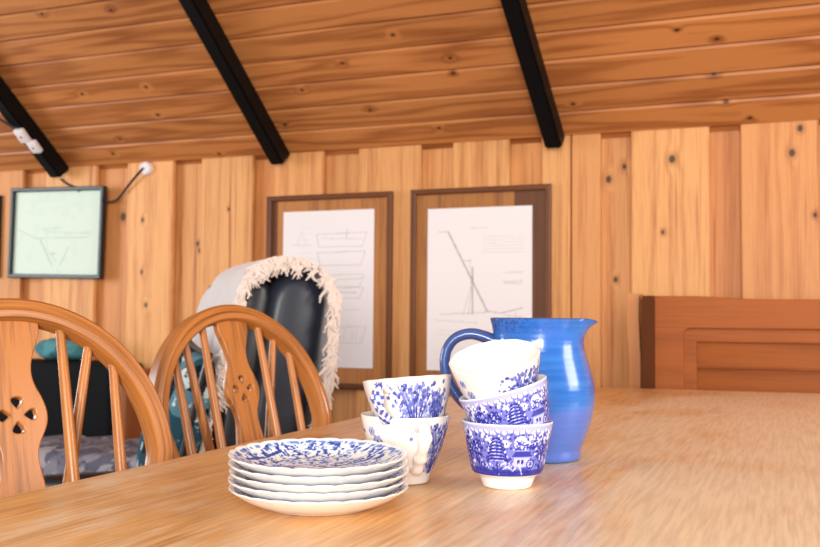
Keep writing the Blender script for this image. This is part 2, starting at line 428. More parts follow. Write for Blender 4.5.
m.build('tabletop', M_table, tb, sharp=30)
for lx, ly in ((-.60, .22), (.26, .22), (-.60, 2.10), (.26, 2.10)):
    prof = [(.036, 0), (.036, .03), (.026, .06), (.03, .2), (.042, .42), (.03, .54), (.04, .57)]
    V, F, _ = lathe(resample(chaikin(prof, 2), .01), 20)
    mm = MB(); mm.add(V + np.array([lx, ly, 0]), F); mm.box((lx, ly, .64), (.085, .085, .146), .004)
    mm.build('leg', M_oak, tb)
mm = MB()
for (c, d) in (((-.60, 1.16, .667), (.022, 1.80, .09)), ((.26, 1.16, .667), (.022, 1.80, .09)), ((-.17, .22, .667), (.78, .022, .09)), ((-.17, 2.10, .667), (.78, .022, .09))): mm.box(c, d, .002)
mm.build('apron', M_oak, tb)

# ------------------------------------------------------------------ wheelback chairs
def curve_mesh(name, loops, depth, bev):
    cu = bpy.data.curves.new('outline', 'CURVE'); cu.dimensions = '2D'; cu.fill_mode = 'BOTH'; cu.extrude = depth / 2 - bev; cu.bevel_depth = bev; cu.bevel_resolution = 2
    for lp in loops:
        sp = cu.splines.new('POLY'); sp.points.add(len(lp) - 1); sp.use_cyclic_u = True
        for p, q in zip(sp.points, lp): p.co = (q[0], q[1], 0, 1)
    o = bpy.data.objects.new('tmp_outline', cu); COL.objects.link(o)
    dg = bpy.context.evaluated_depsgraph_get(); dg.update()
    me = bpy.data.meshes.new_from_object(o.evaluated_get(dg)); me.name = name
    bpy.data.objects.remove(o); bpy.data.curves.remove(cu)
    me.materials.clear()
    return me

LEAN = .2764
HW, HZC, HH = .195, .742, .196
def bk(s, z, off=0.0):   # chair local: x = width, +y = backwards
    return Vector((s, math.tan(LEAN) * (z - .45) + off, z))

def make_chair(label):
    c = empty('dining_chair', (0, 0, 0), 0, label, 'chair', 'wheelback dining chairs')
    # seat
    out = [(.205 * math.sin(t) * (1 + .12 * max(0, -math.cos(t))), -.185 - .205 * math.cos(t) * -1 if False else -.19 + .205 * math.cos(t)) for t in np.linspace(0, 2 * PI, 48, endpoint=False)]
    me = curve_mesh('seat', [out], .034, .010); me.transform(Matrix.Translation((0, 0, .433)))
    link('seat', me, M_oak, c)
    # hoop: moulded section
    nw = lambda z: HW - .0145 - min(HZC - z, .13) * .25
    path = [bk(-nw(z), z) for z in np.linspace(.452, HZC - .012, 14)]
    path += [bk(-(HW - .0145) * math.cos(t), HZC + (HH - .0145) * math.sin(t)) for t in np.linspace(0, PI, 61)]
    path += [bk(nw(z), z) for z in np.linspace(HZC - .012, .452, 14)]
    nb = Vector((0, math.cos(LEAN), -math.sin(LEAN)))
    #  up axis = backwards normal; side = radial
    sec = [(-.013, -.011), (-.010, -.016), (-.002, -.017), (0, -.0145), (.002, -.017), (.010, -.016), (.0145, -.010), (.0145, .010), (.010, .015), (-.010, .015), (-.0145, .010)]
    m = MB(); m.sweep(path, sec, up=nb)
    m.build('hoop', M_oakuv, c, sharp=35)
    # splat with pierced wheel
    zt = HZC + HH - .028; dz = lambda z: (z - .45) / math.cos(LEAN)
    half = [(.031, zt), (.032, zt - .012), (.028, .886), (.020, .866), (.0175, .850), (.0205, .834), (.029, .818), (.0345, .801), (.033, .785), (.024, .769), (.0195, .755), (.0205, .739), (.026, .712), (.031, .68), (.032, .64), (.029, .6), (.026, .55), (.029, .5), (.034, .45)]
    half = chaikin(half, 2)
    lp = [(s, dz(z)) for s, z in half] + [(-s, dz(z)) for s, z in half[::-1]]
    loops = [lp]
    cz = dz(.799)
    for k in range(4):
        a = k * PI / 2
        pet = []
        for t in np.linspace(0, 2 * PI, 20, endpoint=False):
            rr = .0098
            px, py = .0150 + rr * .9 * math.cos(t), rr * math.sin(t) * (.78 + .42 * math.cos(t))
            pet.append((px * math.cos(a) - py * math.sin(a), cz + px * math.sin(a) + py * math.cos(a)))
        loops.append(pet)
    for (hx, hz, rr) in ((0, .694, .009), (-.013, .672, .007), (.013, .672, .007)):
        loops.append([(hx + rr * math.cos(t), dz(hz) + rr * math.sin(t)) for t in np.linspace(0, 2 * PI, 16, endpoint=False)])
    me = curve_mesh('splat', loops, .012, .0018)
    # curve xy plane -> back plane
    M = Matrix(((1, 0, 0, 0), (0, math.sin(LEAN), math.cos(LEAN), 0), (0, math.cos(LEAN), -math.sin(LEAN), .45), (0, 0, 0, 1)))
    me.transform(M)
    link('splat', me, M_oak, c)
    def spindle(a, b, name):
        n = 14; P = [a.lerp(b, t) for t in np.linspace(0, 1, n)]
        sc = [.78 + .34 * math.sin(PI * (.12 + .8 * t)) for t in np.linspace(0, 1, n)]
        MB().tube(P, .0068, 10, scale=sc).build(name, M_oak, c)
    for sg in (-1, 1):
        spindle(bk(sg * .064, .452), bk(sg * .062, .907), 'spindle')
        spindle(bk(sg * .118, .452), bk(sg * .128, .862), 'spindle')
        spindle(bk(sg * .016, .452, .06), bk(sg * .100, .884, .004), 'brace')
    m = MB(); m.box((0, .075, .433), (.10, .11, .028), .008); m.build('brace_block', M_oak, c)
    for (lx, ly) in ((-.15, -.03), (.15, -.03), (-.16, -.34), (.16, -.34)):
        top = Vector((lx, ly, .425)); bot = Vector((lx * 1.25, ly + (.05 if ly > -.1 else -.03), 0))
        P = [bot.lerp(top, t) for t in np.linspace(0, 1, 24)]
        sc = [.8, .85, .9, .95, 1, 1.05, 1.1, 1.15, 1.2, .95, 1.2, 1.25, 1.3, 1.35, 1.35, 1.3, 1.2, .95, 1.15, 1.1, 1, .95, .9, .85]
        MB().tube(P, .0135, 12, scale=sc).build('leg', M_oak, c)
    for sg in (-1, 1):
        MB().tube([Vector((sg * .172, .0, .19)), Vector((sg * .178, -.355, .19))], .009, 10).build('stretcher', M_oak, c)
    MB().tube([Vector((-.174, -.18, .19)), Vector((.174, -.18, .19))], .009, 10).build('stretcher', M_oak, c)
    return c

def copy_tree(o, parent=None):
    c = o.copy(); COL.objects.link(c)
    if parent: c.parent = parent
    for ch in list(o.children): copy_tree(ch, c)
    return c

c1 = make_chair('wooden hoop-back chair nearest the camera, cut by the left edge of the photo')
c1.location = (-.770, .845, 0); c1.rotation_euler = (0, 0, 1.115)
c2 = copy_tree(c1); c2['label'] = 'whole wooden hoop-back chair beside the plates, with the throw-draped armchair behind it'
c2.location = (-.755, 1.352, 0); c2.rotation_euler = (0, 0, 1.300)

# ------------------------------------------------------------------ print canvases
def disc(C, x, y, r, v, ry=None, mode='max', wrap=True):
    H, W = C.shape; ry = ry or r
    x0, x1 = int(math.floor(x - r)) - 1, int(math.ceil(x + r)) + 2; y0, y1 = max(0, int(y - ry) - 1), min(H, int(y + ry) + 2)
    if y1 <= y0: return
    X = np.arange(x0, x1); Y = np.arange(y0, y1)
    msk = ((X[None, :] - x) / max(r, .5)) ** 2 + ((Y[:, None] - y) / max(ry, .5)) ** 2 <= 1
    Xi = X % W if wrap else np.clip(X, 0, W - 1)
    sub = C[np.ix_(Y, Xi)]
    C[np.ix_(Y, Xi)] = np.where(msk, v if mode == 'set' else np.maximum(sub, v), sub)
def line(C, x0, y0, x1, y1, w, v, mode='set', wrap=True):
    n = int(max(abs(x1 - x0), abs(y1 - y0)) * 1.5) + 2
    for t in np.linspace(0, 1, n): disc(C, x0 + (x1 - x0) * t, y0 + (y1 - y0) * t, w, v, mode=mode, wrap=wrap)
def poly(C, pts, v):
    H, W = C.shape; pts = np.array(pts)
    x0, x1 = int(pts[:, 0].min()), int(pts[:, 0].max()) + 1; y0, y1 = max(0, int(pts[:, 1].min())), min(H, int(pts[:, 1].max()) + 1)
    X, Y = np.meshgrid(np.arange(x0, x1) + .5, np.arange(y0, y1) + .5); ins = np.zeros(X.shape, bool)
    n = len(pts)
    for i in range(n):
        a, b = pts[i], pts[(i + 1) % n]
        if a[1] == b[1]: continue
        c = ((a[1] > Y) != (b[1] > Y)) & (X < (b[0] - a[0]) * (Y - a[1]) / (b[1] - a[1]) + a[0]); ins ^= c
    C[y0:y1, :][:, np.arange(x0, x1) % W] = np.where(ins, v, C[y0:y1, :][:, np.arange(x0, x1) % W])

def clump(C, x, y, rx, ry, n, rr, lo, hi, rng):
    for _ in range(n):
        a, q = rng.random() * 2 * PI, math.sqrt(rng.random())
        disc(C, x + rx * q * math.cos(a), y + ry * q * math.sin(a), rr * (.6 + .8 * rng.random()), lo + (hi - lo) * rng.random(), mode='set')

def scenic_canvas():
    """y up; 560 wide (all round) x 110 high; two repeats of a wooded mill scene"""
    W, H = 560, 110; C = np.full((H, W), .54); rng = np.random.default_rng(3)
    for rep in (0, 280):
        # white clouds along the top
        for i in range(70): disc(C, rep + rng.random() * 280, 84 + rng.normal() * 6, 2 + 3.4 * rng.random(), .0, mode='set')
        for i in range(16): disc(C, rep + rng.random() * 280, 64 + rng.normal() * 6, 3 + 3 * rng.random(), .05, mode='set')
        for i in range(420): disc(C, rep + rng.random() * 280, 18 + 74 * rng.random(), 1.2 + 1.8 * rng.random(), (0.0, .75, 1.0)[i % 3], mode='set')
        # ground
        for xx in range(280):
            h = 17 + 3 * math.sin(xx * .11) + 2 * math.sin(xx * .37)
            C[:int(h), (rep + xx) % W] = .8
        for i in range(60): line(C, rep + rng.random() * 280, 3 + 10 * rng.random(), rep + rng.random() * 4 + i * 280 / 60, 4 + 10 * rng.random(), .7, .95) if i % 6 == 0 else disc(C, rep + rng.random() * 280, rng.random() * 15, 2.2, .15 if i % 3 == 0 else .95, .9, mode='set')
        # dark tree at far left of the scene
        for (tx, top, wd) in ((14, 76, 13), (170, 74, 16), (262, 80, 15)):
            clump(C, rep + tx, top - 20, wd, 22, 60, 3.2, .75, 1.0, rng); clump(C, rep + tx, top - 20, wd, 22, 22, 1.6, 0, .25, rng)
            line(C, rep + tx, 10, rep + tx + 2, top - 30, 1.2, 1.0)
        # tall pine with drooping tiers
        px = rep + 62
        line(C, px, 8, px + 1, 78, 1.3, 1.0)
        for k in range(7):
            yy = 80 - k * 7.2; wd = 9 + k * 2.4
            for sg in (-1, 1):
                line(C, px, yy + 3, px + sg * wd * .55, yy + 2, 2.0, .9); line(C, px + sg * wd * .55, yy + 2, px + sg * wd, yy - 2.5, 1.7, 1.0)
                line(C, px, yy - 1.3, px + sg * wd * .8, yy - 2.6, .7, .05)
        # round bushes
        for (bx, by, br) in ((98, 26, 10), (30, 22, 10), (205, 28, 12), (235, 24, 10)):
            clump(C, rep + bx, by, br, br * .7, 36, 2.4, .6, 1.0, rng); clump(C, rep + bx, by + 2, br, br * .6, 14, 1.3, 0, .2, rng)
        # small trees behind the mill
        for (bx, by, br) in ((112, 66, 12), (140, 70, 12)):
            clump(C, rep + bx, by, br, 10, 50, 2.6, .55, 1.0, rng); clump(C, rep + bx, by + 3, br, 8, 16, 1.6, 0, .2, rng)
        # mill house with roof, windows and a wheel
        hx = rep + 118
        poly(C, [(hx - 18, 22), (hx + 20, 22), (hx + 20, 44), (hx - 18, 44)], .28)
        poly(C, [(hx - 24, 42), (hx + 26, 42), (hx + 16, 56), (hx - 14, 56)], .82)
        line(C, hx - 24, 42, hx + 26, 42, .9, .0); line(C, hx - 14, 56, hx + 16, 56, .8, .05)
        for wx in (-10, -1): poly(C, [(hx + wx, 29), (hx + wx + 5, 29), (hx + wx + 5, 37), (hx + wx, 37)], 1.0)
        for a in np.linspace(0, 2 * PI, 40): disc(C, hx + 22 + 9 * math.cos(a), 27 + 9 * math.sin(a), 1.2, 1.0, mode='set'); disc(C, hx + 22 + 6.6 * math.cos(a), 27 + 6.6 * math.sin(a), .9, .0, mode='set')
        for a in np.linspace(0, PI, 5)[:-1]: line(C, hx + 22 - 8 * math.cos(a), 27 - 8 * math.sin(a), hx + 22 + 8 * math.cos(a), 27 + 8 * math.sin(a), .6, .95)
        # fence and path
        line(C, hx - 8, 30, hx + 4, 2, 1.1, .0); line(C, rep + 74, 16, rep + 92, 26, .9, 0); line(C, rep + 80, 24, rep + 100, 14, .9, 0)
        # bridge
        poly(C, [(rep + 180, 26), (rep + 226, 26), (rep + 222, 38), (rep + 186, 38)], .55); disc(C, rep + 203, 26, 8, .12, 7, mode='set')
    # border ring under the rim
    for xx in range(W):
        lo = 100 + 2.2 * math.sin(xx * .22) + 1.2 * math.sin(xx * .53)
        C[int(lo):, xx] = .30
        C[int(lo) - 5:int(lo), xx] = .0 if (xx // 3) % 4 else .5
    C[:4, :] = .85
    return C

def tree_canvas():
    """white ground with a leafy tree panel, dense bushes and loose sprigs"""
    W, H = 560, 110; C = np.zeros((H, W)); rng = np.random.default_rng(8)
    def leafy(x0, wd, H0, H1, dens):
        clump(C, x0, 36, wd * .85, 34, int(150 * dens), 4.2, .30, .5, rng)
        clump(C, x0, 44, wd * .9, 34, int(90 * dens), 2.4, .45, .85, rng)
        clump(C, x0, 52, wd * .9, 34, int(46 * dens), 2.0, 0.0, .1, rng)
        clump(C, x0, 18, wd * .95, 15, int(60 * dens), 2.2, .5, 1.0, rng)
        clump(C, x0, 26, wd * .9, 20, int(50 * dens), 1.4, 0.0, .1, rng)
        for bx in np.linspace(-.8, .8, 6):
            x1 = x0 + wd * bx * 1.0; ym = H0 + (H1 - H0) * (.6 + .4 * rng.random())
            line(C, x0 + bx * 5, 4, (x0 + x1) / 2, ym * .55, 1.5, .95); line(C, (x0 + x1) / 2, ym * .55, x1, ym, 1.0, .95)
            line(C, (x0 + x1) / 2, ym * .6, x1 + rng.normal() * 7, ym * .9, .8, .9)
        for _ in range(int(90 * dens)):
            xx = x0 + rng.normal() * wd * .62; yy = H0 + (H1 - H0) * (.45 + .55 * rng.random())
            disc(C, xx, yy, 2.6 + 1.6 * rng.random(), .45 + .5 * rng.random(), mode='set')
            if rng.random() < .6: disc(C, xx + rng.normal(), yy + 1, 1.0, .1, mode='set')
    leafy(60, 42, 20, 100, 1.2); leafy(340, 44, 20, 100, 1.2)
    leafy(118, 22, 10, 84, .8); leafy(390, 24, 10, 90, .8)
    def sprig(x, y, s):
        for a in np.linspace(0, 2 * PI, 7): disc(C, x + 5 * s * math.cos(a), y + 4 * s * math.sin(a), 2.4 * s, .35 + .2 * rng.random(), mode='set')
        disc(C, x, y, 1.6 * s, .8, mode='set')
    sprig(452, 84, 1.5); sprig(466, 66, 2.0); sprig(200, 84, 1.4); sprig(214, 62, 1.6)
    for (x0) in (470, 200):
        clump(C, x0 - 4, 40, 26, 10, 70, 2.6, .3, .8, rng); clump(C, x0 + 22, 30, 12, 8, 30, 2.4, .3, .9, rng)
    return C

SCEN, TREE = scenic_canvas(), tree_canvas()
def sample(C, u, v):
    H, W = C.shape
    x = u * W; y = np.clip(v, 0, 1) * (H - 1)
    x0 = np.floor(x).astype(int); y0 = np.floor(y).astype(int); fx = x - x0; fy = y - y0; y1 = np.minimum(y0 + 1, H - 1)
    return (C[y0, x0 % W] * (1 - fx) + C[y0, (x0 + 1) % W] * fx) * (1 - fy) + (C[y1, x0 % W] * (1 - fx) + C[y1, (x0 + 1) % W] * fx) * fy

def cup_mesh(name, outer, wall, canvas, z0, z1, nth=420, ripple=.0, inner_band=None):
    o = resample(chaikin(outer, 2), .0011)
    rimz = o[-1, 1]; rr = o[-1, 0]
    inner = [(rr - wall * .35, rimz + wall * .30), (rr - wall * .9, rimz - .0004)]
    io = [(max(0, r - wall), z) for r, z in o[::-1] if z > .012][2:]
    io = [(r, z) for r, z in io if z > .0125]
    inn = inner + io[::6] + [(.012, .0095), (0.0, .009)]
    prof = np.vstack([[(0.0, .0025)], [(o[0, 0] - .003, .0025)], o, np.array(inn)])
    no = 2 + len(o)
    def rm(T, r, z):
        k = np.clip(z / rimz, 0, 1) ** 2
        return r * (1 + ripple * k * np.cos(12 * T)), z + .00015 * k ** 4 * np.cos(12 * T) * (ripple > 0)
    V, F, T = lathe(prof, nth, rm)
    m = len(prof)
    zz = np.repeat(prof[None, :, 1], nth, 0); ink = np.zeros((nth, m))
    v = (zz - z0) / (z1 - z0)
    inside = (np.arange(m)[None, :] < no) & (v >= 0) & (v <= 1)
    ink = np.where(inside, sample(canvas, T / (2 * PI), v), 0)
    me = mesh(name, V, F, True, 60, None, None, ink.ravel())
    bm = bmesh.new(); bm.from_mesh(me); bmesh.ops.remove_doubles(bm, verts=bm.verts, dist=1e-6); bmesh.ops.recalc_face_normals(bm, faces=bm.faces); bm.to_mesh(me); bm.free()
    return me

def ring_handle(r_top, z_top, r_bot, z_bot, reach):
    """ear-shaped cup handle with two finger bumps, in the local +x direction"""
    p = [(r_top - .001, z_top - .005), (r_top + .006, z_top - .002), (r_top + reach * .7, z_top + .001), (r_top + reach, z_top - .008), (r_top + reach * .92, z_top - .020), (r_top + reach * .55, (z_top + z_bot) / 2 - .004), (r_bot + reach * .75, z_bot + .008), (r_bot + reach * .5, z_bot - .001), (r_bot + .004, z_bot - .002), (r_bot - .001, z_bot + .002)]
    p = resample(chaikin(p, 3), .0012)
    P = [Vector((a, 0, b)) for a, b in p]
    n = len(P)
    sc = [1.2 - .2 * math.sin(PI * i / (n - 1)) + .45 * math.exp(-((i / n - .34) / .06) ** 2) + .40 * math.exp(-((i / n - .66) / .06) ** 2) for i in range(n)]
    return P, sc

# scenic cups (the right-hand stack's lower two)
scen_outer = [(.0235, 0), (.0245, .0004), (.0262, .004), (.0285, .0105), (.0310, .0125), (.0350, .0145), (.0372, .0195), (.0388, .028), (.0412, .040), (.0438, .053), (.0462, .0645), (.0464, .0655)]
me_scen = cup_mesh('cup', scen_outer, .0032, SCEN, .0145, .0650, ripple=.0)
tree_outer = [(.0235, 0), (.0255, .0005), (.0262, .004), (.0272, .009), (.0330, .0215), (.0388, .036), (.0426, .050), (.0450, .0595), (.0466, .0680), (.0468, .0690)]
me_tree = cup_mesh('cup', tree_outer, .0030, TREE, .010, .0680, ripple=.004)

def cup(me, mat, loc, axis_tilt, spin, label, cat, group, hdl, printed=False):
    e = empty('cup', loc, 0, label, cat, group)
    e.rotation_mode = 'QUATERNION'
    e.rotation_quaternion = axis_tilt.to_quaternion() @ Matrix.Rotation(spin, 3, 'Z').to_quaternion()
    link('body', me, mat, e)
    if hdl:
        P, sc = ring_handle(*hdl)
        K = 20
        mm = MB(); mm.tube(P, .0034, K, up=Vector((0, 1, 0)), flat=1.55, scale=sc)
        co = np.array(mm.v); n = len(P)
        ink = np.zeros(len(co))
        if printed:   # small leafy marks on the outer face only
            mdl = np.array([tuple(P[i // K]) for i in range(n * K)])
            ctr = np.array([.038, 0, .036]); outward = np.linalg.norm(co - ctr, axis=1) > np.linalg.norm(mdl - ctr, axis=1) + .0006
            q = np.sin(np.arange(n * K) // K * .9) * np.cos(co[:, 1] * 900) + .6 * np.sin(co[:, 2] * 700 + co[:, 1] * 500)
            ink = np.where(outward & (q > .1), .8, 0.0)
        link('handle', mesh('handle', mm.v, mm.f, True, 50, None, None, ink), mat, e)
    return e

VR = Vector((math.cos(R(14.0)), math.sin(R(14.0)), 0))        # sideways for someone looking at the cups
VF = Vector((-math.sin(R(14.0)), math.cos(R(14.0)), 0))       # away from them
def tilt(ccw, away):
    """ccw: leaning to the left; away: top leaning away from the viewer (degrees)"""
    return Matrix.Rotation(-R(ccw), 3, VF) @ Matrix.Rotation(-R(away), 3, VR)  # about the line of sight, then about the sideways axis

GC = 'blue and white cups'
toward = math.atan2(-VF.y, -VF.x)   # heading from the cups to the viewer
base = Vector((-.2675, .9445, TZ + .0003))
SP0 = toward - 2 * PI * 82 / 560
cup(me_scen, M_scene, base, tilt(0, 0), SP0, 'blue scenic cup with white foot, bottom of the right-hand stack of three', 'cup', GC, None)
cup(me_scen, M_scene, base + VR * .0125 + VF * .003 + Vector((0, 0, .0362)), tilt(15.5, -4), SP0 + .42, 'tilted blue scenic cup, middle of the right-hand stack of three', 'cup', GC, None)
HD = (.0445, .0635, .031, .017, .018)
cup(me_tree, M_tree, base + VR * -.003 + VF * .014 + Vector((0, 0, .0665)), tilt(9, -19), toward + PI, 'mostly white cup tipped open towards the viewer, on top of the right-hand stack', 'cup', GC, HD)
bl = Vector((-.3725, .926, TZ + .0003))
cup(me_tree, M_tree, bl, tilt(0, 0), toward + .46, 'white cup with leafy print standing on table, lower cup of the left-hand pair', 'cup', GC, HD)
cup(me_tree, M_tree, bl + VR * .0075 + Vector((0, 0, .0375)), tilt(5.5, 4.0), toward - .38, 'white cup with blue tree panel and left-facing handle, upper cup of the left-hand pair', 'cup', GC, HD, True)

# ------------------------------------------------------------------ plates
def plate_canvas():
    N = 300; C = np.zeros((N, N)); rng = np.random.default_rng(21)
    c = N / 2
    def P(x, y): return c + x * c, c + y * c
    def ln(x0, y0, x1, y1, w, v): a, b = P(x0, y0); d, e = P(x1, y1); line(C, a, b, d, e, w, v, wrap=False)
    # spreading trees, branches and leaves over the whole well and rim
    for _ in range(900):
        a = rng.random() * 2 * PI; q = math.sqrt(rng.random()) * .95; x, y = q * math.cos(a), q * math.sin(a)
        L = .03 + .09 * rng.random(); d = rng.normal() * .7 + .5 + 1.2 * math.sin(3 * x + 2 * y)
        ln(x, y, x + L * math.cos(d), y + L * math.sin(d), 1.5 + 1.7 * rng.random(), (.4, .7, .9, 1.0)[rng.integers(4)])
    for _ in range(420):
        a = rng.random() * 2 * PI; q = math.sqrt(rng.random()) * .95; x, y = q * math.cos(a), q * math.sin(a)
        L = .03 + .07 * rng.random(); d = rng.normal() * .7 + .5 + 1.2 * math.sin(3 * x + 2 * y)
        ln(x, y, x + L * math.cos(d), y + L * math.sin(d), .9 + 1.2 * rng.random(), 0)
    for (x0, y0, x1, y1, w) in ((-.35, -.7, .5, .55, 3.2), (.2, .15, .8, .3, 2.0), (-.15, -.4, -.7, .0, 2.2), (-.8, -.1, -.62, .5, 4), (.3, -.5, .75, .0, 2), (-.5, .2, -.1, .7, 2), (.1, -.75, .45, -.3, 1.6)):
        ln(x0, y0, x1, y1, w, .9); ln(x0 + .03, y0 - .02, x1 + .03, y1 - .02, w * .5, .05)
    for _ in range(110):
        a = rng.random() * 2 * PI; q = math.sqrt(rng.random()) * .95
        xx, yy = P(q * math.cos(a), q * math.sin(a)); disc(C, xx, yy, 1 + 2.4 * rng.random(), 0, 1 + 1.6 * rng.random(), mode='set', wrap=False)
    return C
PLC = plate_canvas()
prof_out = resample(chaikin([(.047, .0), (.049, .0), (.050, .0016), (.056, .0028), (.064, .0058), (.073, .0105), (.0795, .0148), (.0824, .0168)], 2), .0016)
prof_in = resample(chaikin([(.0826, .0180), (.0808, .0180), (.074, .0142), (.064, .0092), (.055, .0062), (.048, .0050), (0, .0046)], 2), .0014)
def make_plate_mesh():
    prof = np.vstack([[(0, .0016), (.046, .0016)], prof_out, prof_in]); no = 2 + len(prof_out)
    n = 300
    def rm(T, r, z):
        k = np.clip((r - .060) / .0225, 0, 1) ** 2
        sc = np.abs(np.sin(T * 12)) ** .7 - .6
        return r * (1 + .010 * k * sc), z + .0010 * k * sc
    V, F, T = lathe(prof, n, rm); m = len(prof)
    x = V[:, 0] / .0826; y = V[:, 1] / .0826
    ink = np.zeros(len(V)); idx = np.tile(np.arange(m), n)
    N = PLC.shape[0]
    xi = np.clip(((x + 1) * N / 2), 0, N - 1).astype(int); yi = np.clip(((y + 1) * N / 2), 0, N - 1).astype(int)
    rad = np.hypot(x, y)
    ink = np.where((idx > no) & (rad < .945), PLC[yi, xi], 0)
    ring = (idx > no) & (rad >= .905) & (rad < .945)
    ink = np.where(ring & (np.sin(T.ravel() * 47 + 2 * np.sin(T.ravel() * 13)) > .1), .6, ink)
    me = mesh('plate', V, F, True, 50, None, None, ink)
    bm = bmesh.new(); bm.from_mesh(me); bmesh.ops.remove_doubles(bm, verts=bm.verts, dist=1e-6); bmesh.ops.recalc_face_normals(bm, faces=bm.faces); bm.to_mesh(me); bm.free()
    return me
me_plate = make_plate_mesh(); me_plate.materials.append(M_plate)
pl_lab = ['bottom plate of the scalloped stack, resting on the table', 'second plate up from the bottom of the scalloped stack', 'middle plate of the five in the scalloped stack', 'second plate from the top of the scalloped stack', 'topmost plate of the stack, its blue and white tree print in full view']
for i in range(5):
    p = bpy.data.objects.new('plate', me_plate); COL.objects.link(p)
    dx = (0, -.0012, .0006, -.001, -.0012)[i]
    p.location = (-.3955 + dx, .776 - dx * .5, TZ + .0003 + .0074 * i)
    p.scale = (.975, .975, 1)
    p.rotation_mode = 'QUATERNION'   # the stack settles a little towards the viewer
    p.rotation_quaternion = Matrix.Rotation(R(.45 * i), 3, Vector((math.cos(R(26)), math.sin(R(26)), 0))).to_quaternion() @ Matrix.Rotation(.2 + (0, 1.9, 4.1, .8, 0)[i], 3, 'Z').to_quaternion()
    tag(p, pl_lab[i], 'plate', 'stacked blue and white plates')

# ------------------------------------------------------------------ jug
jd = math.atan2(.24, .97)      # spout heading
jug = empty('jug', (-.2868, 1.150, TZ + .0003), jd, 'tall glossy blue pottery jug with spout to the right and dark handle', 'jug')
jo = [(.050, 0), (.0535, .0005), (.0550, .003), (.0550, .010), (.0545, .013), (.0590, .022), (.0665, .042), (.0715, .062), (.0728, .080), (.0705, .098), (.0645, .118), (.0592, .134), (.0575, .148), (.0592, .162), (.0618, .171), (.0622, .1725)]
jo = [(r * .952, z * .985) for r, z in jo]
jo = resample(chaikin(jo, 2), .003)
ji = [(.0577, .1712), (.0560, .1700)] + [(r - .005, z) for r, z in jo[::-1] if .012 < z < .165] + [(.03, .008), (0, .0075)]
prof = np.vstack([[(0, .003), (.048, .003)], jo, np.array(ji)])
def spout(T, r, z):
    d = np.angle(np.exp(1j * T))
    k = np.clip((z - .140) / .030, 0, 1); k = k * k
    g = np.exp(-(d / .30) ** 2) * k; p = np.exp(-((np.abs(d) - .62) / .22) ** 2) * k
    return r + .0145 * g - .003 * p, z - .0035 * g * g
V, F, T = lathe(prof, 96, spout)
me = mesh('body', V, F, True, 60)
bm = bmesh.new(); bm.from_mesh(me); bmesh.ops.remove_doubles(bm, verts=bm.verts, dist=1e-6); bmesh.ops.recalc_face_normals(bm, faces=bm.faces); bm.to_mesh(me); bm.free()
link('body', me, M_jug, jug)
hp = [(a * 1.0 - .003, b, c - .008) for a, b, c in [(-.050, 0, .150), (-.064, 0, .156), (-.082, 0, .160), (-.102, 0, .153), (-.113, 0, .134), (-.112, 0, .108), (-.098, 0, .082), (-.080, 0, .066), (-.064, 0, .060)]]
hp = resample(chaikin(hp, 3), .003)
n = len(hp)
MB().tube([Vector(p) for p in hp], .0068, 16, up=Vector((0, 1, 0)), flat=1.55, scale=[1.15 - .2 * math.sin(PI * i / (n - 1)) for i in range(n)]).build('handle', M_jugh, jug)

# ------------------------------------------------------------------ framed drawings
def grid_sheet(name, w, h, C, t=.0006):
    """thin sheet centred in x, bottom z=0, facing -y, ink from canvas C (row 0 = bottom)"""
    H, W = C.shape
    X, Z = np.meshgrid(np.linspace(-w / 2, w / 2, W), np.linspace(0, h, H))
    V = np.stack([X.ravel(), np.zeros(X.size), Z.ravel()], 1)
    F = [(i * W + j, i * W + j + 1, (i + 1) * W + j + 1, (i + 1) * W + j) for i in range(H - 1) for j in range(W - 1)]
    nv = len(V)
    V = np.vstack([V, [(-w / 2, t, 0), (w / 2, t, 0), (w / 2, t, h), (-w / 2, t, h)]])
    c = [0, W - 1, H * W - 1, (H - 1) * W]
    F += [(nv + 3, nv + 2, nv + 1, nv), (c[1], c[0], nv, nv + 1), (c[3], c[2], nv + 2, nv + 3)]
    return mesh(name, V, F, False, vcol=np.r_[C.ravel(), 0, 0, 0, 0])

def frame_bars(w, h, b, d, mb=None):
    m = mb or MB()
    x0, x1 = -w / 2, w / 2
    sec = [(0, 0), (b, 0), (b, d * .8), (b * .8, d), (b * .2, d), (0, d * .85)]
    loop = [(x0, 0, 0), (x1, 0, 0), (x1, 0, h), (x0, 0, h)]
    V = []; UV = []
    L = [0, w, w + h, 2 * w + h]
    for i, (px, _, pz) in enumerate(loop):
        sx = 1 if px < 0 else -1; sz = 1 if pz < h / 2 else -1
        for j, (a, c) in enumerate(sec): V.append((px + sx * a, -c, pz + sz * a)); UV.append((a, L[i]))
    F = []
    n = len(sec)
    for i in range(4):
        for j in range(n): F.append((i * n + j, i * n + (j + 1) % n, ((i + 1) % 4) * n + (j + 1) % n, ((i + 1) % 4) * n + j))
    m.add(V, F, UV); return m

